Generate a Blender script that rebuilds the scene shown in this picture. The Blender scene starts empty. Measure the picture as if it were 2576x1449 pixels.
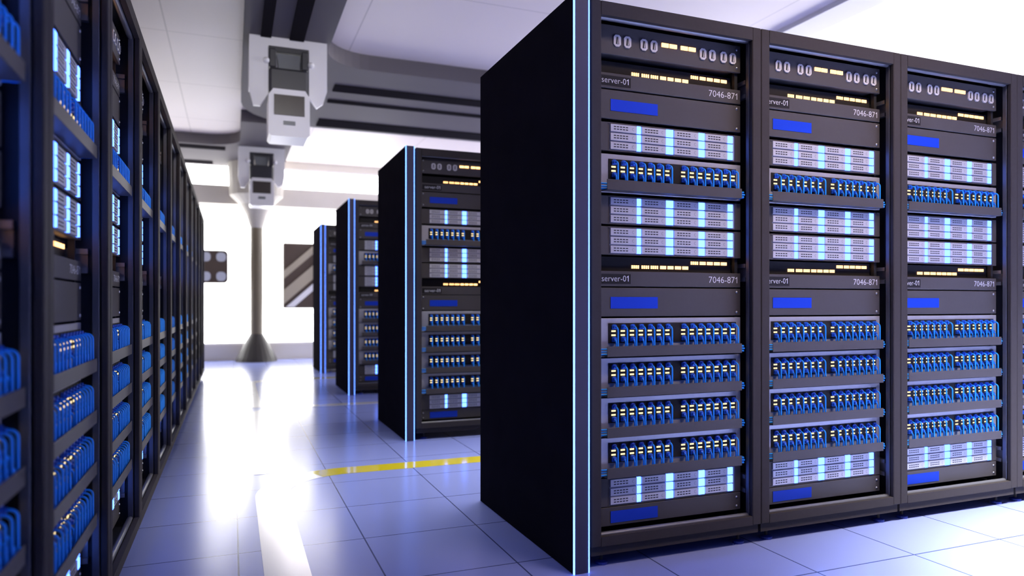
import bpy, bmesh, math, random
from mathutils import Vector, Matrix
random.seed(7)
R = math.radians
S = bpy.context.scene
COL = S.collection

# ------------------------------------------------------------------ camera
CAM_Z = 0.949
cam_d = bpy.data.cameras.new('camera')
cam = bpy.data.objects.new('camera', cam_d); COL.objects.link(cam)
cam.location = (0, 0, CAM_Z)
cam.rotation_euler = (R(90), 0, R(-21.55))
cam_d.sensor_width = 36.0
cam_d.lens = 1780.0 / 2576.0 * 36.0
cam_d.shift_y = 39.5 / 2576.0
cam_d.clip_start = 0.05
cam_d.dof.use_dof = True
cam_d.dof.focus_distance = 2.9
cam_d.dof.aperture_fstop = 1.75
S.camera = cam

# ------------------------------------------------------------------ world, lamps, exposure
S.view_settings.view_transform = 'Standard'
S.view_settings.look = 'None'
S.view_settings.gamma = 1.0
S.view_settings.use_curve_mapping = False
S.view_settings.exposure = 0.0
W = bpy.data.worlds.new('world'); S.world = W
W.use_nodes = True
W.node_tree.nodes['Background'].inputs[0].default_value = (0.10, 0.18, 1.0, 1)
W.node_tree.nodes['Background'].inputs[1].default_value = 0.32

def area_lamp(name, loc, rot, sx, sy, power, color, spread=180):
    l = bpy.data.lights.new(name, 'AREA'); l.shape = 'RECTANGLE'
    l.size = sx; l.size_y = sy; l.energy = power; l.color = color; l.spread = R(spread)
    o = bpy.data.objects.new(name, l); COL.objects.link(o)
    o.location = loc; o.rotation_euler = rot
    return o
area_lamp('ceiling_lamp_front', (3.6, 0.65, 3.2), (0, 0, 0), 1.2, 0.8, 330, (0.97, 0.97, 1.0), 64)
area_lamp('added_rack_fill', (2.5, 0.7, 3.3), (R(38), 0, 0), 1.8, 0.4, 20, (1.0, 0.78, 0.58), 72)  # unseen warm fill, added and aimed at the front-row rack faces
area_lamp('added_line_fill', (1.5, 3.95, 3.22), (0, 0, 0), 1.4, 0.25, 16, (1.0, 0.96, 0.92), 66)  # unseen fill added between the rows to brighten the yellow floor line
area_lamp('added_device_fill', (0.45, 1.4, 2.95), (R(88), 0, 0), 0.3, 0.2, 6, (1.0, 0.96, 0.95), 50)  # unseen fill added and aimed at the nearer ceiling device
WIN = 7.0       # brightness of the daylight windows at the far end
WIN_ADDED = 12.0  # and of the unseen windows added along the right-hand wall

# ------------------------------------------------------------------ materials
def mat(name, color, rough=0.5, metal=0.0, spec=0.5, coat=0.0, noise=0.0, nscale=40.0, emit=None, estr=1.0):
    m = bpy.data.materials.new(name); m.use_nodes = True
    nt = m.node_tree; b = nt.nodes['Principled BSDF']
    c = (*color, 1)
    b.inputs['Base Color'].default_value = c
    b.inputs['Roughness'].default_value = rough
    b.inputs['Metallic'].default_value = metal
    b.inputs['Specular IOR Level'].default_value = spec
    b.inputs['Coat Weight'].default_value = coat
    b.inputs['Coat Roughness'].default_value = 0.08
    if noise > 0:
        tc = nt.nodes.new('ShaderNodeTexCoord'); n = nt.nodes.new('ShaderNodeTexNoise')
        n.inputs['Scale'].default_value = nscale; n.inputs['Detail'].default_value = 3
        nt.links.new(tc.outputs['Object'], n.inputs['Vector'])
        r = nt.nodes.new('ShaderNodeMapRange')
        r.inputs['To Min'].default_value = 1 - noise; r.inputs['To Max'].default_value = 1 + noise
        nt.links.new(n.outputs['Fac'], r.inputs['Value'])
        mx = nt.nodes.new('ShaderNodeMix'); mx.data_type = 'RGBA'; mx.blend_type = 'MULTIPLY'
        mx.inputs['Factor'].default_value = 1.0
        mx.inputs['A'].default_value = c
        nt.links.new(r.outputs['Result'], mx.inputs['B'])
        nt.links.new(mx.outputs['Result'], b.inputs['Base Color'])
    if emit:
        b.inputs['Emission Color'].default_value = (*emit, 1)
        b.inputs['Emission Strength'].default_value = estr
    return m

M = {}
M['frame'] = mat('rack_black_metal', (0.046, 0.040, 0.038), 0.6, 0.0, 0.02, noise=0.10, nscale=60)
M['inside'] = mat('rack_inside', (0.012, 0.012, 0.014), 0.6)
M['rail'] = mat('rail_steel', (0.10, 0.10, 0.105), 0.42, 0.4)
M['bracket'] = mat('bracket_steel', (0.22, 0.21, 0.20), 0.40, 0.5)
M['trimbar'] = mat('trim_bar_grey', (0.13, 0.13, 0.14), 0.4, 0.3)
M['panel'] = mat('faceplate_dark', (0.062, 0.055, 0.053), 0.5, 0.0, 0.2, noise=0.06, nscale=70)
M['recess'] = mat('recess_dark', (0.020, 0.018, 0.018), 0.6, 0.0, 0.1)
M['slab'] = mat('end_panel_black', (0.015, 0.0135, 0.0165), 0.6, 0.0, 0.0, noise=0.25, nscale=9)
M['slabface'] = mat('end_panel_edge', (0.050, 0.045, 0.075), 0.5, 0.0, 0.3)
M['silver'] = mat('brushed_silver', (0.40, 0.39, 0.41), 0.42, 0.35, noise=0.05, nscale=90)
M['drive'] = mat('drive_silver', (0.47, 0.465, 0.50), 0.45, 0.2)
M['tray'] = mat('drive_cage', (0.22, 0.22, 0.26), 0.5, 0.0, 0.2)
M['slot'] = mat('slot_black', (0.012, 0.012, 0.016), 0.7)
M['screw'] = mat('screw_steel', (0.62, 0.62, 0.64), 0.3, 0.8)
M['socket'] = mat('socket_white', (0.55, 0.52, 0.50), 0.45)
M['display'] = mat('display_blue', (0.008, 0.040, 0.42), 0.55, 0.0, 0.12)
M['text'] = mat('lettering_white', (0.70, 0.70, 0.74), 0.5)
M['cord'] = mat('cable_blue', (0.018, 0.32, 1.0), 0.5, 0.0, 0.25)
M['plug'] = mat('plug_blue', (0.012, 0.10, 0.55), 0.45)
M['foot'] = mat('foot_blue', (0.012, 0.03, 0.22), 0.5)
M['cyan'] = mat('cyan_light', (0.0, 0.0, 0.0), 0.5, 0.0, 0.0, emit=(0.52, 1.3, 7.5), estr=1.0)
M['strip'] = mat('strip_light', (0.0, 0.0, 0.0), 0.5, 0.0, 0.0, emit=(0.60, 1.4, 6.0), estr=1.05)
M['amber'] = mat('amber_light', (0.0, 0.0, 0.0), 0.5, 0.0, 0.0, emit=(3.4, 1.7, 0.64), estr=1.1)
M['amberdim'] = mat('port_light', (0.0, 0.0, 0.0), 0.5, 0.0, 0.0, emit=(1.6, 1.25, 0.66), estr=1.0)
M['white'] = mat('white_plastic', (0.80, 0.79, 0.82), 0.35)
M['darkbody'] = mat('dark_body', (0.035, 0.035, 0.042), 0.4)
M['greyglass'] = mat('grey_glass', (0.18, 0.19, 0.20), 0.2)
M['screenbrown'] = mat('screen_brown', (0.055, 0.045, 0.038), 0.25, coat=0.4)
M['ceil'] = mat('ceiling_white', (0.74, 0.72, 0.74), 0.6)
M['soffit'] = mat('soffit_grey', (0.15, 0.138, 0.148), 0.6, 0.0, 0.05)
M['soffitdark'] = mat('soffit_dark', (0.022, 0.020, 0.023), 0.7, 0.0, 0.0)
M['wall'] = mat('wall_beige', (0.66, 0.62, 0.57), 0.7, noise=0.05, nscale=3)
M['column'] = mat('column_bronze', (0.14, 0.115, 0.075), 0.5)
M['columncone'] = mat('column_cone', (0.03, 0.027, 0.025), 0.5)
M['colcap'] = mat('column_cap', (0.45, 0.42, 0.38), 0.6)
M['brown'] = mat('board_brown', (0.075, 0.050, 0.038), 0.5, noise=0.1, nscale=5)
M['tan'] = mat('board_tan', (0.40, 0.35, 0.27), 0.4)
M['dot'] = mat('board_pale', (0.55, 0.58, 0.68), 0.5)
M['fillglow'] = mat('window_added_glow', (0.8, 0.8, 0.8), 0.5, emit=(1.0, 0.985, 0.98), estr=WIN_ADDED)
M['glow'] = mat('window_daylight', (0.8, 0.8, 0.8), 0.5, emit=(1.0, 0.99, 0.98), estr=WIN)
M['glareline'] = mat('floor_line_white', (0.92, 0.90, 0.86), 0.14, 0.0, 0.6, coat=1.0)  # window glare on the yellow line, put into the base colour as white
M['glareline'].node_tree.nodes['Principled BSDF'].inputs['Coat IOR'].default_value = 2.0
M['glareline'].node_tree.nodes['Principled BSDF'].inputs['Coat Roughness'].default_value = 0.2
M['yellow'] = mat('floor_line_yellow', (1.0, 0.84, 0.03), 0.14, 0.0, 0.6, coat=1.0)
M['yellow'].node_tree.nodes['Principled BSDF'].inputs['Coat IOR'].default_value = 2.3

def tiled(name, color, line, step, ox, oy, width, rough, spec, edge_rough=None):
    m = bpy.data.materials.new(name); m.use_nodes = True
    nt = m.node_tree; b = nt.nodes['Principled BSDF']; L = nt.links.new
    b.inputs['Roughness'].default_value = rough
    b.inputs['Specular IOR Level'].default_value = spec
    tc = nt.nodes.new('ShaderNodeTexCoord'); sp = nt.nodes.new('ShaderNodeSeparateXYZ')
    L(tc.outputs['Object'], sp.inputs[0])
    outs = []
    def math_(op, a, v):
        n = nt.nodes.new('ShaderNodeMath'); n.operation = op
        L(a, n.inputs[0])
        if hasattr(v, 'links'): L(v, n.inputs[1])
        else: n.inputs[1].default_value = v
        return n.outputs[0]
    for ax, off in ((0, ox), (1, oy)):
        a = math_('SUBTRACT', sp.outputs[ax], off)
        a = math_('DIVIDE', a, step)
        a = math_('ADD', a, 100.5)
        a = math_('FRACT', a, 0.0)
        a = math_('SUBTRACT', a, 0.5)
        a = math_('ABSOLUTE', a, 0.0)
        outs.append(math_('LESS_THAN', a, width / step / 2))
    mxm = math_('MAXIMUM', outs[0], outs[1])
    n = nt.nodes.new('ShaderNodeTexNoise'); n.inputs['Scale'].default_value = 350; n.inputs['Detail'].default_value = 2
    L(tc.outputs['Object'], n.inputs['Vector'])
    rr = nt.nodes.new('ShaderNodeMapRange'); rr.inputs['To Min'].default_value = 0.94; rr.inputs['To Max'].default_value = 1.06
    L(n.outputs['Fac'], rr.inputs['Value'])
    mm = nt.nodes.new('ShaderNodeMix'); mm.data_type = 'RGBA'; mm.blend_type = 'MULTIPLY'; mm.inputs['Factor'].default_value = 1
    mm.inputs['A'].default_value = (*color, 1); L(rr.outputs['Result'], mm.inputs['B'])
    mx = nt.nodes.new('ShaderNodeMix'); mx.data_type = 'RGBA'
    L(mxm, mx.inputs['Factor']); L(mm.outputs['Result'], mx.inputs['A']); mx.inputs['B'].default_value = (*line, 1)
    L(mx.outputs['Result'], b.inputs['Base Color'])
    return m
M['floor'] = tiled('floor_tiles', (0.28, 0.335, 0.70), (0.06, 0.08, 0.20), 0.4755, 0.02, 0.028, 0.006, 0.20, 0.85)
M['ceiltile'] = tiled('ceiling_tiles', (0.82, 0.74, 0.73), (0.6, 0.54, 0.53), 1.6, 1.05, 7.05, 0.012, 0.5, 0.3)

# ------------------------------------------------------------------ mesh builder
class MB:
    def __init__(s): s.v = []; s.f = []; s.m = []; s.sm = []
    def add(s, vs, fs, m, smooth=False):
        o = len(s.v); s.v += [tuple(p) for p in vs]
        for f in fs:
            s.f.append(tuple(i + o for i in f)); s.m.append(m); s.sm.append(smooth)
        return s
    def box(s, x0, x1, y0, y1, z0, z1, m):
        vs = [(x, y, z) for z in (z0, z1) for y in (y0, y1) for x in (x0, x1)]
        return s.add(vs, [(0,2,3,1),(4,5,7,6),(0,1,5,4),(2,6,7,3),(0,4,6,2),(1,3,7,5)], m)
    def cbox(s, x0, x1, y0, y1, z0, z1, m, c=0.002):
        bm = bmesh.new(); bmesh.ops.create_cube(bm, size=1.0)
        for v in bm.verts:
            v.co = ((x0+x1)/2 + v.co.x*(x1-x0), (y0+y1)/2 + v.co.y*(y1-y0), (z0+z1)/2 + v.co.z*(z1-z0))
        bmesh.ops.bevel(bm, geom=list(bm.edges), offset=c, segments=1, affect='EDGES')
        bm.verts.index_update()
        s.add([v.co[:] for v in bm.verts], [tuple(v.index for v in f.verts) for f in bm.faces], m)
        bm.free(); return s
    def prism(s, pts, a0, a1, m, axis='y'):
        # polygon pts in the plane across axis, extruded a0..a1; ccw seen from -axis for y
        n = len(pts)
        def P(p, a):
            if axis == 'y': return (p[0], a, p[1])
            if axis == 'z': return (p[0], p[1], a)
            return (a, p[0], p[1])
        vs = [P(p, a0) for p in pts] + [P(p, a1) for p in pts]
        fs = [tuple(range(n)), tuple(range(2*n-1, n-1, -1))]
        fs += [(i, i+n, (i+1) % n + n, (i+1) % n) for i in range(n)]
        return s.add(vs, fs, m)
    def tube(s, path, r, m, seg=8):
        path = [Vector(p) for p in path]; n = len(path); vs = []
        t0 = (path[1]-path[0]).normalized()
        up = Vector((1,0,0)) if abs(t0.x) < 0.8 else Vector((0,0,1))
        for i, p in enumerate(path):
            t = (path[min(i+1,n-1)] - path[max(i-1,0)]).normalized()
            a = up - t*up.dot(t); a.normalize(); b = t.cross(a); up = a
            for k in range(seg):
                w = 2*math.pi*k/seg
                vs.append(p + a*(r*math.cos(w)) + b*(r*math.sin(w)))
        fs = [(i*seg+k, i*seg+(k+1)%seg, (i+1)*seg+(k+1)%seg, (i+1)*seg+k) for i in range(n-1) for k in range(seg)]
        s.add(vs, fs, m, True)
        return s.add([vs[k] for k in range(seg)] + [vs[(n-1)*seg+k] for k in range(seg)],
                     [tuple(range(seg-1,-1,-1)), tuple(range(seg, 2*seg))], m)
    def lathe(s, prof, cx, cy, m, seg=20, z0=0):
        vs = []; n = len(prof)
        for r, z in prof:
            for k in range(seg):
                w = 2*math.pi*k/seg; vs.append((cx+r*math.cos(w), cy+r*math.sin(w), z+z0))
        fs = [(i*seg+k, i*seg+(k+1)%seg, (i+1)*seg+(k+1)%seg, (i+1)*seg+k) for i in range(n-1) for k in range(seg)]
        fs += [tuple(range(seg-1,-1,-1)), tuple(range((n-1)*seg, n*seg))]
        return s.add(vs, fs, m, False)
    def dome(s, x, y, z, r, h, m, seg=12):
        # button head facing -y
        vs = []; rings = ((1.0, 0), (0.9, 0.5), (0.6, 0.85), (0.0, 1.0))
        for q, d in rings:
            for k in range(seg):
                w = 2*math.pi*k/seg; vs.append((x+r*q*math.cos(w), y-h*d, z+r*q*math.sin(w)))
        fs = [(i*seg+k, i*seg+(k+1)%seg, (i+1)*seg+(k+1)%seg, (i+1)*seg+k) for i in range(3) for k in range(seg)]
        return s.add(vs, fs, m, True)
    def extend(s, o, mtx=None):
        off = len(s.v)
        s.v += [tuple(mtx @ Vector(p)) for p in o.v] if mtx is not None else o.v
        s.f += [tuple(i+off for i in f) for f in o.f]; s.m += o.m; s.sm += o.sm
        return s
    def mesh(s, name, shift=(0,0,0)):
        me = bpy.data.meshes.new(name)
        me.from_pydata([(p[0]-shift[0], p[1]-shift[1], p[2]-shift[2]) for p in s.v], [], s.f)
        ms = []
        for k in s.m:
            if k not in ms: ms.append(k)
        for k in ms: me.materials.append(M[k])
        me.polygons.foreach_set('material_index', [ms.index(k) for k in s.m])
        me.polygons.foreach_set('use_smooth', s.sm)
        me.update(); return me

def obj(name, me, parent=None, loc=(0,0,0), label=None):
    o = bpy.data.objects.new(name, me); COL.objects.link(o)
    o.location = loc
    if parent: o.parent = parent
    if label: o['label'] = label
    return o
def thing(name, label, cat, loc=(0,0,0), rz=0, group=None, me=None):
    o = bpy.data.objects.new(name, me); COL.objects.link(o)
    o.location = loc; o.rotation_euler = (0, 0, rz)
    o['label'] = label; o['category'] = cat
    if group: o['group'] = group
    return o
def struct(name, mb, label=None):
    o = obj(name, mb.mesh(name)); o['kind'] = 'structure'
    if label: o['label'] = label
    return o

def text_mb(txt, x0, x1, z0, z1, y, m, depth=0.0006, one=0.0, one_w=0.9):
    cu = bpy.data.curves.new('t', 'FONT'); cu.body = txt; cu.size = 1.0; cu.offset = -0.011; cu.resolution_u = 3
    o = bpy.data.objects.new('t', cu); COL.objects.link(o)
    dg = bpy.context.evaluated_depsgraph_get()
    me = bpy.data.meshes.new_from_object(o.evaluated_get(dg))
    xs = [v.co.x for v in me.vertices]; ys = [v.co.y for v in me.vertices]
    ax, bx, ay, by = min(xs), max(xs), min(ys), max(ys)
    mb = MB()
    vs = [(x0+(v.co.x-ax)/(bx-ax)*(x1-x0), y-depth, z0+(v.co.y-ay)/(by-ay)*(z1-z0)) for v in me.vertices]
    mb.add(vs, [tuple(p.vertices) for p in me.polygons], m)
    if one:
        hgt = z1-z0; a = x1+one*0.25
        q = [(0.34, 0), (0.46, 0), (0.46, 1), (0.38, 1), (0.34, 0.93), (0.12, 0.76), (0.12, 0.64), (0.34, 0.78)]
        mb.add([(a+u*hgt*one_w, y-depth, z0+v*hgt) for u, v in q], [(0, 1, 2, 7), (2, 3, 4, 7), (4, 5, 6, 7)], m)
    bpy.data.objects.remove(o); bpy.data.curves.remove(cu); bpy.data.meshes.remove(me)
    return mb

# ------------------------------------------------------------------ rack-mounted units
# local rack frame: x to the right along the front, y into the rack, z up; front frame at y=0, faceplates at y=YU
YU = 0.068
XL, XR = 0.0495, 0.7090
CX = 0.3795
PITCH = 0.755
def T(o):  # spec node
    return o
def screw(x, z):
    mb = MB().dome(x, YU, z, 0.0052, 0.0035, 'screw')
    mb.box(x-0.0036, x+0.0036, YU-0.0040, YU-0.0030, z-0.0006, z+0.0006, 'slot')
    return ('screw', mb, [])
def octo(x0, x1, z0, z1, c):
    return [(x0+c,z0),(x1-c,z0),(x1,z0+c),(x1,z1-c),(x1-c,z1),(x0+c,z1),(x0,z1-c),(x0,z0+c)]

def spec_power():
    H = 0.109; z = -1.872
    p = []
    f = MB().cbox(XL, XR, YU, YU+0.012, 0, H, 'panel', 0.0015)
    f.box(XL+0.03, XR-0.03, YU+0.012, 0.55, 0.004, H-0.004, 'inside')
    p.append(('faceplate', f, []))
    for x in (0.143, 0.187, 0.258, 0.302, 0.5255, 0.5698, 0.6235, 0.668):
        zc = 1.9244+z
        s = MB().prism(octo(x-0.0153, x+0.0153, zc-0.0215, zc+0.0215, 0.008), YU-0.005, YU, 'socket')
        k = MB().prism([(x-0.0065, zc-0.013), (x+0.0065, zc-0.013), (x+0.0035, zc+0.013), (x-0.0035, zc+0.013)], YU-0.0062, YU-0.005, 'slot')
        k.prism([(x-0.002, zc-0.013), (x+0.002, zc-0.013), (x, zc+0.011)], YU-0.0085, YU-0.0062, 'socket')
        p.append(('socket', s, [('pin', k, [])]))
    for a, b in ((0.3376,0.3686),(0.3737,0.4055),(0.4243,0.4555),(0.4607,0.4917)):
        p.append(('status_light', MB().box(a, b, YU-0.004, YU, 1.9284+z, 1.9433+z, 'amber'), []))
    for x in (0.069, 0.690):
        for zz in (0.018, 0.091): p.append(screw(x, zz))
    return p, H

def spec_server():
    H = 0.112; p = []
    f = MB().cbox(XL, XR, YU, YU+0.010, 0, 0.0565, 'panel', 0.0015)
    p.append(('faceplate', f, []))
    c = MB().box(XL+0.02, XR-0.020, YU+0.010, 0.55, 0.002, 0.054, 'inside')
    c.box(XL+0.02, XR-0.020, YU+0.036, 0.55, 0.054, H, 'recess')
    p.append(('chassis', c, []))
    pl = MB().box(XL+0.012, 0.2023, YU-0.0012, YU, 0.0090, 0.0460, 'recess')
    p.append(('name_plate', pl, [('lettering', text_mb('server-0', 0.0790, 0.1815, 0.0185, 0.0400, YU-0.0012, 'text', one=0.001, one_w=1.1), [])]))
    p.append(('lettering', text_mb('7046-87', 0.5560, 0.6800, 0.0175, 0.0420, YU, 'text', one=0.001, one_w=1.1), []))
    yl = YU+0.036
    def led(a, b, z): p.append(('status_light', MB().box(a, b, yl-0.003, yl, z-0.0062, z+0.0062, 'amber'), []))
    def thin(a, b, z):
        w = (b-a)
        for k in range(4):
            q = a + k*w/3.55; led(q, q+w*0.16, z)
    z1, z2 = 0.0755, 0.0960-0.0005
    for a, b in ((0.2274,0.2591),(0.2718,0.3039),(0.3124,0.3448)): thin(a, b, z1)
    for a, b in ((0.3549,0.3811),(0.3887,0.4147),(0.4228,0.4496),(0.4568,0.4832)): led(a, b, z1)
    thin(0.4963, 0.5298, z2)
    for a, b in ((0.5388,0.5658),(0.5733,0.6),(0.6075,0.6345),(0.641,0.6682)): led(a, b, z2)
    return p, H

def spec_control(H, dz0, dz1, scz):
    p = []
    f = MB().cbox(XL, XR, YU, YU+0.012, 0, H, 'panel', 0.0015)
    f.box(XL+0.03, XR-0.03, YU+0.012, 0.50, 0.004, H-0.004, 'inside')
    p.append(('faceplate', f, []))
    b = MB().box(0.1155, 0.1165, YU-0.0015, YU, dz0, dz1, 'slot')
    b.box(0.1165, 0.3203, YU-0.0015, YU, dz0, dz1, 'display')
    p.append(('display', b, []))
    for x in (0.069, 0.690):
        for zz in scz: p.append(screw(x, zz))
    return p, H

def spec_drives():
    H = 0.1050; p = []
    f = MB().cbox(XL, XR, YU+0.003, YU+0.012, 0, H, 'panel', 0.001)
    f.box(0.1135, 0.6800, YU+0.002, YU+0.003, 0.004, H-0.004, 'tray')
    f.cbox(XL, 0.1043, YU, YU+0.003, 0, H, 'panel', 0.0008)
    f.cbox(0.6812, XR, YU, YU+0.003, 0, H, 'panel', 0.0008)
    f.box(0.1043, 0.6812, YU, YU+0.003, 0, 0.0035, 'panel'); f.box(0.1043, 0.6812, YU, YU+0.003, H-0.0045, H, 'panel')
    f.box(XL+0.02, XR-0.02, YU+0.012, 0.55, 0.002, H-0.002, 'panel')
    p.append(('chassis', f, []))
    cols = ((0.1155,0.2278,0.2447),(0.2491,0.3566,0.3883),(0.3933,0.5057,0.5334),(0.5371,0.6442,0.6680))
    rows = ((0.0064,0.0336),(0.0392,0.0664),(0.0720,0.0992))
    for a, l0, l1 in cols:
        for z0, z1 in rows:
            zc = (z0+z1)/2
            body = MB().cbox(a, l0, YU-0.0030, YU+0.003, z0, z1, 'drive', 0.0006)
            v = MB()
            for i in range(5):
                for j in (0, 1):
                    x = a + 0.0135 + i*(0.0125*(l0-a)/0.110); zz = zc + (0.0046 if j else -0.0046)
                    v.box(x, x+0.0092, YU-0.0034, YU-0.0028, zz-0.0019, zz+0.0019, 'slot')
            cxk = l0 - 0.0155
            ring = MB(); n = 14; pts_o = []; pts_i = []
            for k in range(n+1):
                w = R(60 + 240*k/n)
                pts_o.append((cxk+0.0050*math.cos(w), zc+0.0056*math.sin(w))); pts_i.append((cxk+0.0042*math.cos(w), zc+0.0049*math.sin(w)))
            for k in range(n):
                q = [pts_o[k], pts_o[k+1], pts_i[k+1], pts_i[k]]
                ring.add([(x, YU-0.0034, z) for x, z in q], [(0,1,2,3)], 'slot')
            led = MB().box(l0, l1, YU-0.0044, YU+0.003, z0, z1, 'cyan')
            p.append(('drive', body, [('vent', v, []), ('button', ring, []), ('status_light', led, [])]))
    return p, H

PORTX = [0.1272,0.1665,0.2056,0.2442,0.2833,0.3227,0.3616,0.4335,0.4735,0.5125,0.5508,0.59,0.6301,0.6685]
EH = 0.1425
ZU, ZLo = EH-0.0320, EH-0.0780
def spec_patch():
    H = EH; p = []
    f = MB().cbox(XL, XR, YU, YU+0.010, 0, H, 'silver', 0.0012)
    f.box(XL+0.03, XR-0.03, YU+0.010, 0.30, 0.004, H-0.004, 'inside')
    p.append(('faceplate', f, []))
    s = MB().box(0.1072, 0.6846, YU-0.003, YU, H-0.0922, H-0.0184, 'recess')
    for x in PORTX:
        for z in (ZU, ZLo):
            s.prism([(x-0.0115,z-0.0105),(x+0.0115,z-0.0105),(x+0.0115,z+0.006),(x+0.006,z+0.0112),(x-0.006,z+0.0112),(x-0.0115,z+0.006)], YU-0.0042, YU-0.003, 'slot')
    p.append(('port_strip', s, []))
    for x in PORTX:
        for z in (H-0.0475, H-0.0625):
            p.append(('port_light', MB().box(x-0.0088, x+0.0088, YU-0.0045, YU-0.003, z-0.0030, z+0.0030, 'amberdim'), []))
    t = MB().cbox(0.078, 0.680, 0.023, 0.026, 0.0028, 0.0405, 'panel', 0.0008)
    t.box(0.078, 0.680, 0.026, YU, 0.0028, 0.0055, 'panel')
    p.append(('cable_tray', t, []))
    return p, H
def cord_path(z, yv, zend):
    r = 0.014; y0 = YU-0.010; pts = [(0, y0, z), (0, yv+r, z)]
    for k in range(1, 5):
        w = R(90*k/4); pts.append((0, yv+r-r*math.sin(w), z-r+r*math.cos(w)))
    pts += [(0, yv, (z-r+zend)/2), (0, yv, zend)]
    return pts
def spec_cable(upper):
    z = 0; yv = 0.0320 if upper else 0.0440
    zend = (0.0110 - ZU) if upper else (0.0110 - ZLo)
    pl = MB().prism([(-0.0095,z-0.0088),(0.0095,z-0.0088),(0.0095,z+0.005),(0.0048,z+0.0095),(-0.0048,z+0.0095),(-0.0095,z+0.005)], YU-0.012, YU-0.0042, 'plug')
    pl.prism([(-0.006,z-0.0058),(0.006,z-0.0058),(0.0055,z+0.0045),(-0.0055,z+0.0045)], YU-0.018, YU-0.012, 'plug')
    c = MB().tube(cord_path(z, yv, zend), 0.0030, 'cord', 8)
    return [('cord', c, []), ('plug', pl, [])]
def spec_bundle():
    mb = MB()
    for k in range(3):
        z = 0.0100 + k*0.0095; y = 0.052 if k != 1 else 0.055
        ex = 0.004*(k == 1)
        pts = [(0.060-ex, YU+0.05, z-0.002), (0.054-ex, YU, z-0.001), (0.056-ex, 0.062, z), (0.060-ex, y+0.003, z), (0.074, y, z),
               (0.2, y, z), (0.38, y, z), (0.56, y, z), (0.680, y, z), (0.690, 0.043, z), (0.6985+ex, 0.037, z), (0.704+ex, 0.045, z), (0.704+ex, 0.060, z), (0.703+ex, YU-0.001, z-0.001)]
        mb.tube(pts, 0.0036, 'cord', 6)
    return mb

def flatten(nodes, mb=None):
    mb = mb or MB()
    for n, m, ch in nodes:
        mb.extend(m); flatten(ch, mb)
    return mb

class Proto:
    def __init__(s, name, cat, nodes, shift=(CX, YU, 0)):
        s.name, s.cat, s.nodes, s.shift = name, cat, nodes, shift
        s.flat = None; s.meshes = None
    def get(s):
        if s.meshes is None:
            def rec(ns): return [(n, m.mesh(s.name+'_'+n, s.shift), rec(ch)) for n, m, ch in ns]
            s.meshes = rec(s.nodes)
        return s.meshes
    def place(s, loc, rz, label, group, full=True):
        if full:
            r = thing(s.name, label, s.cat, loc, rz, group)
            def rec(ns, par):
                for n, me, ch in ns: rec(ch, obj(n, me, par))
            rec(s.get(), r)
        else:
            if s.flat is None: s.flat = flatten(s.nodes).mesh(s.name, s.shift)
            r = thing(s.name, label, s.cat, loc, rz, group, s.flat)
        return r

P_power = Proto('power_panel', 'power panel', spec_power()[0])
P_server = Proto('server', 'server', spec_server()[0])
P_ctrl = Proto('control_unit', 'control unit', spec_control(0.1070, 0.0297, 0.0727, (0.0137, 0.0933))[0])
P_ctrl_low = Proto('control_unit', 'control unit', spec_control(0.0690, 0.0108, 0.0541, (0.0150, 0.0500))[0])
P_drive = Proto('drive_array', 'drive array', spec_drives()[0])
P_patch = Proto('patch_panel', 'patch panel', spec_patch()[0])
P_cabU = Proto('network_cable', 'cable', spec_cable(True), (0, YU, 0))
P_cabL = Proto('network_cable', 'cable', spec_cable(False), (0, YU, 0))
B_bundle = spec_bundle()
ME_bundle = B_bundle.mesh('cable_bundle', (CX, YU, 0))

# unit list: proto, z of its bottom, phrase
UNITS = [
 (P_power, 1.872, 'dark power panel with white sockets and amber lights, top of {r}', 'power panels along the rack tops'),
 (P_server, 1.747, 'dark server with amber light bars, the upper server in {r}', 'servers with amber light bars'),
 (P_ctrl, 1.634, 'dark unit with blue display, uppermost of three in {r}', 'control units with blue displays'),
 (P_drive, 1.5155, 'silver drive array with cyan lights, topmost of four in {r}', 'drive arrays with cyan lights'),
 (P_patch, 1.3605, 'silver patch panel with tray, between drive arrays in {r}', 'patch panels with cable trays'),
 (P_drive, 1.2440, 'silver drive array with cyan lights, second from top in {r}', 'drive arrays with cyan lights'),
 (P_drive, 1.1305, 'silver drive array with cyan lights, above lower server in {r}', 'drive arrays with cyan lights'),
 (P_server, 1.0135, 'dark server with amber light bars, the lower server in {r}', 'servers with amber light bars'),
 (P_ctrl, 0.9015, 'dark unit with blue display, below lower server in {r}', 'control units with blue displays'),
 (P_patch, 0.7525, 'silver patch panel with tray, first below middle display in {r}', 'patch panels with cable trays'),
 (P_patch, 0.6050, 'silver patch panel with tray, second below middle display in {r}', 'patch panels with cable trays'),
 (P_patch, 0.4575, 'silver patch panel with tray, third below middle display in {r}', 'patch panels with cable trays'),
 (P_patch, 0.3100, 'silver patch panel with tray, lowest of five in {r}', 'patch panels with cable trays'),
 (P_drive, 0.1985, 'silver drive array with cyan lights, lowest of four in {r}', 'drive arrays with cyan lights'),
 (P_ctrl_low, 0.1265, 'low control unit with blue display, bottom unit of {r}', 'control units with blue displays'),
]
PANEL_WORD = {4: 'upper patch panel', 9: 'first lower patch panel', 10: 'second lower patch panel', 11: 'third lower patch panel', 12: 'lowest patch panel'}

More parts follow.
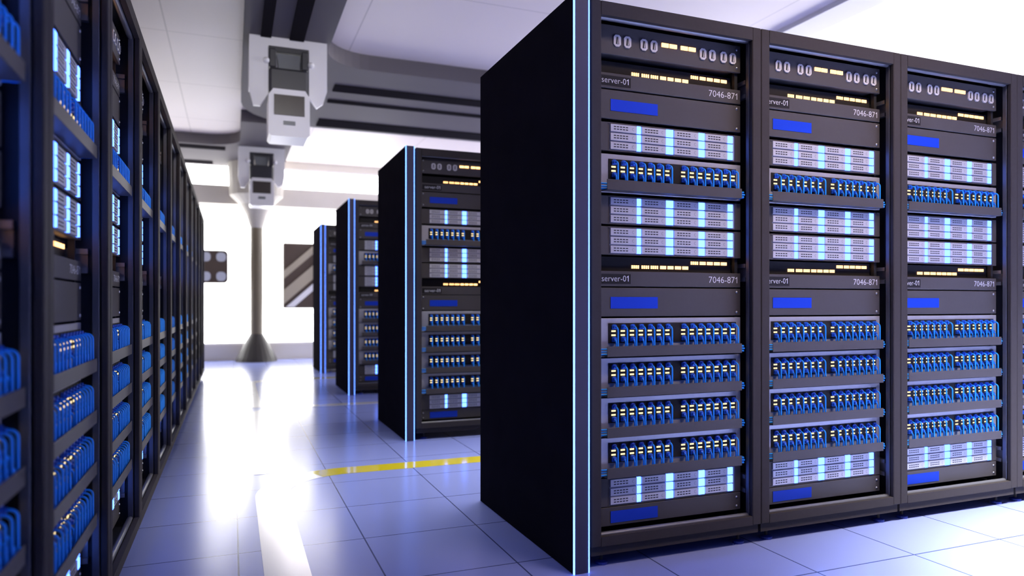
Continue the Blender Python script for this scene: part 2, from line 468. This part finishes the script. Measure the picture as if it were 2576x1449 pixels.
# ------------------------------------------------------------------ rack cabinet
DEPTH = 0.98
def spec_rack():
    p = []; w = PITCH - 0.001
    ox0, ox1, oz0, oz1 = 0.042, 0.7125, 0.1145, 1.9835
    fr = MB()
    a, b = 0.0005, w
    for d in (0,):
        fr.cbox(a, ox0, 0, 0.019, 0.0802, 2.034, 'frame', 0.003)
        fr.cbox(ox1, b, 0, 0.019, 0.0802, 2.034, 'frame', 0.003)
        fr.box(ox0, ox1, 0.0005, 0.019, 0.0802, oz0, 'frame')
        fr.box(ox0, ox1, 0.0005, 0.019, oz1, 2.033, 'frame')
    p.append(('front_frame', fr, []))
    body = MB()
    body.box(a+0.001, a+0.012, 0.019, DEPTH, 0.082, 2.032, 'inside')
    body.box(b-0.013, b-0.002, 0.019, DEPTH, 0.082, 2.032, 'inside')
    body.box(a+0.012, b-0.013, DEPTH-0.012, DEPTH, 0.082, 2.032, 'inside')
    body.box(a+0.012, b-0.013, 0.019, DEPTH-0.012, 2.020, 2.032, 'inside')
    body.box(a+0.012, b-0.013, 0.019, DEPTH-0.012, 0.082, 0.094, 'inside')
    p.append(('cabinet_body', body, []))
    p.append(('plinth', MB().box(a+0.006, b-0.006, 0.012, DEPTH-0.01, 0.0458, 0.082, 'frame'), []))
    for z in (0.110, 1.990):
        p.append(('trim_bar', MB().tube([(0.0418, 0.034, z), (0.2, 0.034, z), (0.5, 0.034, z), (0.7127, 0.034, z)], 0.0115, 'trimbar', 12), []))
    # mounting rails carry the units; guides line the opening
    for x in (0.0400, 0.6895):
        p.append(('mounting_rail', MB().box(x, x+0.014, YU+0.0125, YU+0.030, 0.094, 2.020, 'inside'), []))
    p.append(('guide_rail', MB().cbox(0.7130, 0.741, 0.0225, 0.042, 0.094, 2.020, 'rail', 0.002), []))
    p.append(('guide_rail', MB().cbox(0.0125, 0.0415, 0.0225, 0.042, 0.094, 2.020, 'rail', 0.002), []))
    for zb in (1.747, 1.0135, 0.17):
        k = MB().box(0.720, 0.741, 0.053, 0.40, zb+0.079, zb+0.095, 'bracket')
        k.box(0.720, 0.741, 0.053, 0.40, zb+0.024, zb+0.040, 'bracket')
        k.box(0.734, 0.741, 0.055, 0.40, zb+0.040, zb+0.079, 'bracket')
        p.append(('slide_bracket', k, []))
    for x in (0.070, 0.685):
        for y in (0.055, DEPTH-0.07):
            f = MB().lathe([(0.006, 0.012), (0.006, 0.0458)], x, y, 'frame', 10)
            pad = MB().lathe([(0.024, 0.0), (0.025, 0.004), (0.024, 0.010), (0.010, 0.014)], x, y, 'foot', 20)
            p.append(('foot', f, [('foot_pad', pad, [])]))
    return p
P_rack = Proto('server_rack', 'server rack', spec_rack(), (PITCH/2, 0, 0))

ORD = ['first','second','third','fourth','fifth','sixth','seventh','eighth','ninth','tenth','eleventh','twelfth','thirteenth','fourteenth']
rest_cables = MB()
lowU = MB().tube([(0, YU-0.010, 0), (0, 0.046, 0), (0, 0.036, -0.005), (0, 0.032, -0.016), (0, 0.032, 0.011-ZU)], 0.0030, 'cord', 5)
lowL = MB().tube([(0, YU-0.010, 0), (0, 0.055, 0), (0, 0.047, -0.005), (0, 0.044, -0.016), (0, 0.044, 0.011-ZLo)], 0.0030, 'cord', 5)
for m_ in (lowU, lowL): m_.box(-0.0095, 0.0095, YU-0.012, YU-0.0042, -0.0088, 0.0095, 'plug')
fullU, fullL = flatten(P_cabU.nodes), flatten(P_cabL.nodes)

def rack(ox, oy, rz, phrase, rackdesc, full, cables='low', bundles=False, rackfull=True, units=range(15), cols=None, group='server racks'):
    """cables: dict panel-index -> set of (row, col) built as individuals; the others go to the shared bunch"""
    c, s = math.cos(rz), math.sin(rz)
    def Wp(x, y, z): return (ox + c*x - s*y, oy + s*x + c*y, z)
    P_rack.place(Wp(PITCH/2, 0, 0), rz, rackdesc, group, rackfull)
    for i in units:
        pr, z, ph, gr = UNITS[i]
        pr.place(Wp(CX, YU, z), rz, ph.format(r=phrase), gr, full)
        if pr is P_patch:
            if bundles:
                thing('cable_bundle', 'blue cable ends looping out of the tray of %s, %s' % (PANEL_WORD[i], phrase), 'cables',
                      Wp(CX, YU, z), rz, 'cable loops in the trays', ME_bundle)
            for row, zz in (('upper', ZU), ('lower', ZLo)):
                for k, x in enumerate(PORTX):
                    if isinstance(cables, dict) and (row, k) in cables.get(i, ()):
                        (P_cabU if row == 'upper' else P_cabL).place(Wp(x, YU, z+zz), rz,
                            'blue cable in %s %s port, %s, %s' % (ORD[k], row, PANEL_WORD[i], phrase), 'network cables in the patch panels', True)
                    else:
                        if cols is not None and k not in cols: continue
                        src = (fullU if row == 'upper' else fullL) if isinstance(cables, dict) else (lowU if row == 'upper' else lowL)
                        mt = Matrix.Translation(Wp(x, 0, z+zz)) @ Matrix.Rotation(rz, 4, 'Z')
                        rest_cables.extend(src, mt)

RX, RY = 1.184, 2.233
allc = {(r, k) for r in ('upper','lower') for k in range(14)}
upc = {('upper', k) for k in range(14)}
PAN = (4, 9, 10, 11, 12)
# right-hand front row
rack(RX, RY, 0, 'nearest right-hand rack', 'black server rack nearest on the right, beside the glowing end panel', True, {i: allc for i in PAN}, True, group='racks of the front right row')
rack(RX+PITCH, RY, 0, 'second right-hand rack', 'black server rack in the middle of the front right row', True, {i: upc for i in PAN}, True, group='racks of the front right row')
rack(RX+2*PITCH, RY, 0, 'third right-hand rack', 'black server rack third from the end panel in the front right row', True, {}, True, group='racks of the front right row')
rack(RX+3*PITCH, RY, 0, 'rack at right photo edge', 'black server rack cut off by the right edge of the photo', False, 'low', group='racks of the front right row', cols=range(4))
# rows behind it
rack(RX, 4.812, 0, 'second-row rack', 'black server rack showing behind the big front end panel', True, {}, True, group='racks of the rows behind', cols=range(9))
rack(RX, 7.45, 0, 'third-row rack', 'blurred black server rack behind the second glowing end panel', False, 'low', rackfull=False, group='racks of the rows behind', cols=range(7))
rack(RX, 9.95, 0, 'fourth-row rack', 'farthest black server rack on the right, mostly hidden', False, 'low', rackfull=False, group='racks of the rows behind', cols=range(5))
# left row facing the aisle
LXF, LY0 = -0.338, 0.888
lw = ['leftmost', 'second', 'third', 'fourth', 'fifth', 'sixth', 'seventh', 'eighth', 'ninth', 'tenth', 'eleventh', 'twelfth']
for k in range(12):
    cd = 'low'
    if k == 0: cd = {i: {('upper', c_) for c_ in (10, 11, 12, 13)} for i in PAN}
    if k == 1: cd = {i: {('upper', c_) for c_ in range(2, 14)} for i in (9, 10, 11, 12)}
    if k == 2: cd = {}
    rack(LXF, LY0 + k*PITCH, R(90), lw[k] + ' left-row rack',
         ('black server rack cut off by the left edge of the photo' if k == 0 else 'black server rack in the left row, %s from the left edge' % lw[k]),
         k < 4, cd, k < 3, k < 5, group='racks of the left row')
o = obj('network_cable', rest_cables.mesh('network_cable')); o['kind'] = 'stuff'
o['label'] = 'remaining blue network cables plugged into the farther patch panels'; o['category'] = 'cables'

# ------------------------------------------------------------------ glowing end panels
def end_panel(x0, x1, yf, yb, label):
    cx, cy = (x0+x1)/2, (yf+yb)/2
    t = thing('end_panel', label, 'rack end panel', (cx, cy, 0), 0, 'glowing end panels of the right rows')
    b = MB().cbox(x0-cx, x1-cx, yf+0.004-cy, yb-cy, 0, 2.040, 'slab', 0.002)
    obj('panel_body', b.mesh('panel_body'), t)
    e = MB().box(x0+0.004-cx, x1-0.002-cx, yf-cy, yf+0.004-cy, 0.001, 2.038, 'slabface')
    obj('front_edge', e.mesh('front_edge'), t)
    s1 = MB().cbox(x0-0.0012-cx, x0+0.0042-cx, yf-0.0030-cy, yf+0.0035-cy, 0.0, 2.039, 'strip', 0.0012)
    obj('light_strip', s1.mesh('light_strip'), t, label='cyan light strip on the outer corner')
    s2 = MB().cbox(x1-0.0032-cx, x1+0.0006-cx, yf-0.0030-cy, yf+0.0035-cy, 0.0, 2.039, 'strip', 0.0012)
    obj('light_strip', s2.mesh('light_strip'), t, label='cyan light strip on the inner corner')
    return t
SX0, SX1 = 1.109, 1.170
end_panel(SX0, SX1, 2.221, 3.224, 'tall black end panel with cyan edge lights, nearest of the right rows')
end_panel(SX0, SX1, 4.800, 5.803, 'second black end panel with cyan edge lights, behind the nearest one')
end_panel(SX0+0.01, SX1+0.01, 7.44, 8.44, 'third black end panel along the aisle, blurred, with blue edge lights')
end_panel(SX0+0.01, SX1+0.01, 9.94, 10.94, 'farthest black end panel along the aisle, with faint blue edge')

# ------------------------------------------------------------------ room
XW0, XW1, YB, YW, ZC = -2.0, 8.0, -1.6, 12.75, 3.40
struct('floor', MB().box(XW0-0.2, XW1+0.2, YB, YW+0.2, -0.1, 0, 'floor'))
struct('ceiling', MB().box(XW0-0.2, XW1+0.2, YB, YW+0.2, ZC, ZC+0.1, 'ceiltile'))
struct('wall_left', MB().box(XW0-0.2, XW0, YB, YW, 0, ZC, 'wall'))
wf = MB()
wf.box(XW0, XW1, YW, YW+0.2, 0, 0.26, 'wall')
wf.box(XW0, XW1, YW-0.12, YW+0.2, 2.60, 2.90, 'wall')
wf.box(XW0, XW1, YW, YW+0.2, 3.28, ZC, 'wall')
for z0, z1 in ((0.26, 2.60), (2.90, 3.28)):
    wf.box(XW0, -1.4, YW, YW+0.2, z0, z1, 'wall'); wf.box(2.8, XW1, YW, YW+0.2, z0, z1, 'wall')
struct('wall_back', wf)
def window(name, parts, fm):
    o = obj(name, fm.mesh(name)); o['kind'] = 'structure'
    for q in parts: obj('window_pane', q.mesh('window_pane'), o)
def fwin(name, x0, x1, z0, z1):
    f = MB()
    for a in ((x0, x0+0.03, z0, z1), (x1-0.03, x1, z0, z1), (x0+0.03, x1-0.03, z0, z0+0.03), (x0+0.03, x1-0.03, z1-0.03, z1)):
        f.box(a[0], a[1], YW+0.02, YW+0.08, a[2], a[3], 'white')
    window(name, [MB().box(x0+0.03, x1-0.03, YW+0.04, YW+0.05, z0+0.03, z1-0.03, 'glow')], f)
fwin('window_1', -1.4, 0.36, 0.26, 2.60)
fwin('window_2', 0.36, 2.8, 0.26, 2.60)
fwin('window_3', -1.4, 2.8, 2.90, 3.28)
# right-hand side: wall with unseen windows added to brighten the ceiling
wr = MB()
wr.box(XW1, XW1+0.2, YB, YW, 0, 1.6, 'wall'); wr.box(XW1, XW1+0.2, YB, YW, 3.2, ZC, 'wall')
struct('wall_right', wr)
wr2 = MB().box(XW1, XW1+0.2, YB, 3.0, 1.6, 3.2, 'wall')
struct('wall_side', wr2)
for n, a, b in (('window_added_1', 3.0, 8.4), ('window_added_2', 8.4, YW)):
    f = MB()
    for q in ((a, a+0.04, 1.6, 3.2), (b-0.04, b, 1.6, 3.2), (a+0.04, b-0.04, 1.6, 1.64), (a+0.04, b-0.04, 3.16, 3.2)):
        f.box(XW1+0.02, XW1+0.08, q[0], q[1], q[2], q[3], 'white')
    window(n, [MB().box(XW1+0.04, XW1+0.05, a+0.04, b-0.04, 1.64, 3.16, 'fillglow')], f)

# slim column in front of the window
cl = thing('column', 'slim bronze column with flared ends standing before the bright window', 'column', (0.37, 12.45, 0))
CB = 0.0
obj('column_shaft', MB().lathe([(0.098, 0.45), (0.098, 2.2)], 0, 0, 'column', 24).mesh('column_shaft'), cl)
obj('column_base', MB().lathe([(0.33, 0.0), (0.31, 0.06), (0.20, 0.28), (0.099, 0.45)], 0, 0, 'columncone', 24).mesh('column_base'), cl)
obj('column_capital', MB().lathe([(0.099, 2.2), (0.17, 2.42), (0.26, 2.58), (0.42, 2.72), (0.45, 3.4)], 0, 0, 'colcap', 24).mesh('column_capital'), cl)

# boards mounted at the window
bd = thing('wall_board', 'rounded brown board with six pale dots left of the column', 'board', (-0.55, 12.70, 1.56))
def rrect(w, h, r, n=5):
    pts = []
    for cx_, cz_, a0 in ((w-r, -h+r, -90), (w-r, h-r, 0), (-w+r, h-r, 90), (-w+r, -h+r, 180)):
        for k in range(n+1):
            a = R(a0 + 90*k/n); pts.append((cx_+r*math.cos(a), cz_+r*math.sin(a)))
    return pts
obj('board_body', MB().prism(rrect(0.48, 0.27, 0.07), -0.06, 0.06, 'brown').mesh('board_body'), bd)
for i in range(4):
    for j in (0, 1):
        q = MB().prism(rrect(0.075, 0.075, 0.06), -0.075, -0.06, 'dot')
        obj('dot', q.mesh('dot'), bd, (-0.33+i*0.235, 0, 0.16 if j else -0.16))
sb = thing('striped_board', 'brown board with pale diagonal stripes right of the column', 'board', (1.30, 12.70, 1.42))
obj('board_body', MB().cbox(-0.50, 0.9, -0.05, 0.06, -0.55, 0.57, 'brown', 0.02).mesh('board_body'), sb)
for off, wd, m_ in ((0.02, 0.07, 'tan'), (-0.36, 0.12, 'tan'), (-0.62, 0.06, 'white')):
    q = MB()
    pts = [(-0.49, off-wd), (0.6, off+0.98-wd), (0.6, off+0.98+wd), (-0.49, off+wd)]
    def clip(pts):  # clip to the board's height
        for lim, sg in ((0.55, 1), (-0.53, -1)):
            out = []
            for i in range(len(pts)):
                a, b = pts[i], pts[(i+1) % len(pts)]
                ia, ib = sg*a[1] <= sg*lim, sg*b[1] <= sg*lim
                if ia: out.append(a)
                if ia != ib:
                    t = (lim-a[1])/(b[1]-a[1]); out.append((a[0]+t*(b[0]-a[0]), lim))
            pts = out
        return pts
    q.prism(clip(pts), -0.08, -0.05, m_)
    obj('stripe', q.mesh('stripe'), sb)

# ------------------------------------------------------------------ ceiling soffits
def arc(cx_, cy_, r, a0, a1, n=8):
    return [(cx_+r*math.cos(R(a0+(a1-a0)*k/n)), cy_+r*math.sin(R(a0+(a1-a0)*k/n))) for k in range(n+1)]
def soffit(name, poly, z0, m):
    struct(name, MB().prism(poly, z0, ZC, m, 'z'))
# shallow run over the aisle, turning right
ZS = 3.25
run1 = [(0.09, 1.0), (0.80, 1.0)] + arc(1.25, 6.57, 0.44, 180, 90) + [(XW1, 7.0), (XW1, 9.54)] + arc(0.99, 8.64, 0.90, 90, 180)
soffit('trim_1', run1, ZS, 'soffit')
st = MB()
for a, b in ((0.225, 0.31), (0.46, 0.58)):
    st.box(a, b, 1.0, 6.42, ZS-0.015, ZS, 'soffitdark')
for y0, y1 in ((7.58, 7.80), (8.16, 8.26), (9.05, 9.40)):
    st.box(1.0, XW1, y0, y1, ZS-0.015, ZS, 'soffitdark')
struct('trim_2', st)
# second run farther back, turning left
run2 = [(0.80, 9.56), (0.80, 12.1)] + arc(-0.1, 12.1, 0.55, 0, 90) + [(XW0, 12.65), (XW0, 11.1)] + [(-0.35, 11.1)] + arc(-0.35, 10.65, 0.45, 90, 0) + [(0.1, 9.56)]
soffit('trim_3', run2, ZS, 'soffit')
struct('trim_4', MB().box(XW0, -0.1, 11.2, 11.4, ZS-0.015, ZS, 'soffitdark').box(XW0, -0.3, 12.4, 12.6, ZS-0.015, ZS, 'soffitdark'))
struct('trim_5', MB().box(4.55, 4.85, 2.0, 6.3, 3.36, ZC, 'ceil'))

# ------------------------------------------------------------------ devices hung from the soffit
def ceiling_device(x, y, label):
    t = thing('ceiling_device', label, 'ceiling device', (x, y, ZS-0.79*1.095), 0, 'ceiling devices over the aisle')
    t.scale = (1.095, 1.095, 1.095)
    H = 0.79
    pl = MB()
    pl.prism([(-0.295, 0.36), (-0.265, 0.24), (-0.215, 0.24), (-0.155, 0.34), (-0.155, 0.72), (0.155, 0.72), (0.155, 0.34), (0.215, 0.26), (0.265, 0.30), (0.295, 0.40), (0.295, H), (-0.295, H)], 0.0, 0.04, 'white')
    pl.box(-0.295, -0.265, 0.04, 0.30, 0.42, H, 'white'); pl.box(0.265, 0.295, 0.04, 0.30, 0.42, H, 'white')
    obj('bracket_plate', pl.mesh('bracket_plate'), t)
    b = MB().cbox(-0.150, 0.150, -0.02, 0.26, 0.34, 0.55, 'darkbody', 0.02)
    b.cbox(-0.150, -0.095, -0.01, 0.2, 0.55, 0.70, 'darkbody', 0.01); b.cbox(0.095, 0.150, -0.01, 0.2, 0.55, 0.70, 'darkbody', 0.01)
    b.box(-0.150, 0.150, 0.0, 0.2, 0.68, 0.719, 'darkbody')
    obj('body', b.mesh('body'), t)
    g = MB().prism([(-0.075, 0.55), (0.075, 0.55), (0.090, 0.67), (-0.090, 0.67)], 0.02, 0.1, 'greyglass')
    obj('glass_panel', g.mesh('glass_panel'), t)
    h = MB().prism([(-0.155, 0.02), (-0.135, 0.0), (0.135, 0.0), (0.155, 0.02), (0.155, 0.32), (0.12, 0.37), (-0.12, 0.37), (-0.155, 0.32)], -0.06, 0.26, 'white')
    ho = obj('housing', h.mesh('housing'), t)
    obj('screen', MB().cbox(-0.115, 0.115, -0.066, -0.06, 0.165, 0.325, 'screenbrown', 0.002).mesh('screen'), ho)
    obj('vent', MB().cbox(-0.045, 0.045, -0.066, -0.06, 0.090, 0.122, 'greyglass', 0.002).mesh('vent'), ho)
    for sx in (-0.17, 0.17):
        k = MB().dome(sx, 0.0, 0.60, 0.026, 0.03, 'white')
        obj('knob', k.mesh('knob'), t)
ceiling_device(0.455, 6.43, 'white ceiling-hung device with dark screen, nearer of two over the aisle')
ceiling_device(0.40, 11.05, 'smaller-looking white ceiling device farther back, in front of the column')

# ------------------------------------------------------------------ floor lines
def band(center, width, z=0.0015, m='yellow'):
    L_, R_ = [], []
    n = len(center)
    for i, p in enumerate(center):
        a = Vector(center[max(i-1,0)]); b = Vector(center[min(i+1,n-1)]); t = (b-a).normalized(); nn = Vector((-t.y, t.x))
        L_.append(Vector(p)+nn*width/2); R_.append(Vector(p)-nn*width/2)
    mb = MB(); vs = []
    for l, r in zip(L_, R_): vs += [(l.x, l.y, z), (r.x, r.y, z), (l.x, l.y, 0.0001), (r.x, r.y, 0.0001)]
    fs = []
    for i in range(n-1):
        a, b = 4*i, 4*i+4
        fs += [(a, a+1, b+1, b), (a, b, b+2, a+2), (a+1, a+3, b+3, b+1), (a+2, b+2, b+3, a+3)]
    fs += [(0, 2, 3, 1), (4*n-4, 4*n-3, 4*n-1, 4*n-2)]
    return mb.add(vs, fs, m)
def floor_line(label, yl, yend, w, kinds):
    t = thing('floor_line', label, 'floor marking', (0, 0, 0), 0, 'painted floor lines')
    side = [(3.4, yl), (2.0, yl), (1.2, yl)]
    turn = [(0.60+0.42*math.cos(R(a)), yl-0.42+0.42*math.sin(R(a))) for a in range(90, 181, 3)]
    a, b = side + turn[:9], turn[8:] + [(0.18, yend)]
    obj('painted_stretch', band(a, w, 0.0015, kinds[0]).mesh('painted_stretch'), t, label='%s stretch crossing the aisle' % kinds[0].replace('line', ''))
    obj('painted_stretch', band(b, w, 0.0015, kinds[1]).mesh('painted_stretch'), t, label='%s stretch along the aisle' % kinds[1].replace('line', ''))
floor_line('glossy floor line, glare painted white along the aisle, curving yellow behind nearest end panel', 4.09, -1.2, 0.155, ('yellow', 'glareline'))
floor_line('floor line with window glare painted white, crossing behind the second end panel', 6.80, 4.168, 0.14, ('glareline', 'glareline'))
floor_line('farthest floor line, yellow where it crosses behind the third end panel', 9.30, 6.871, 0.14, ('yellow', 'glareline'))
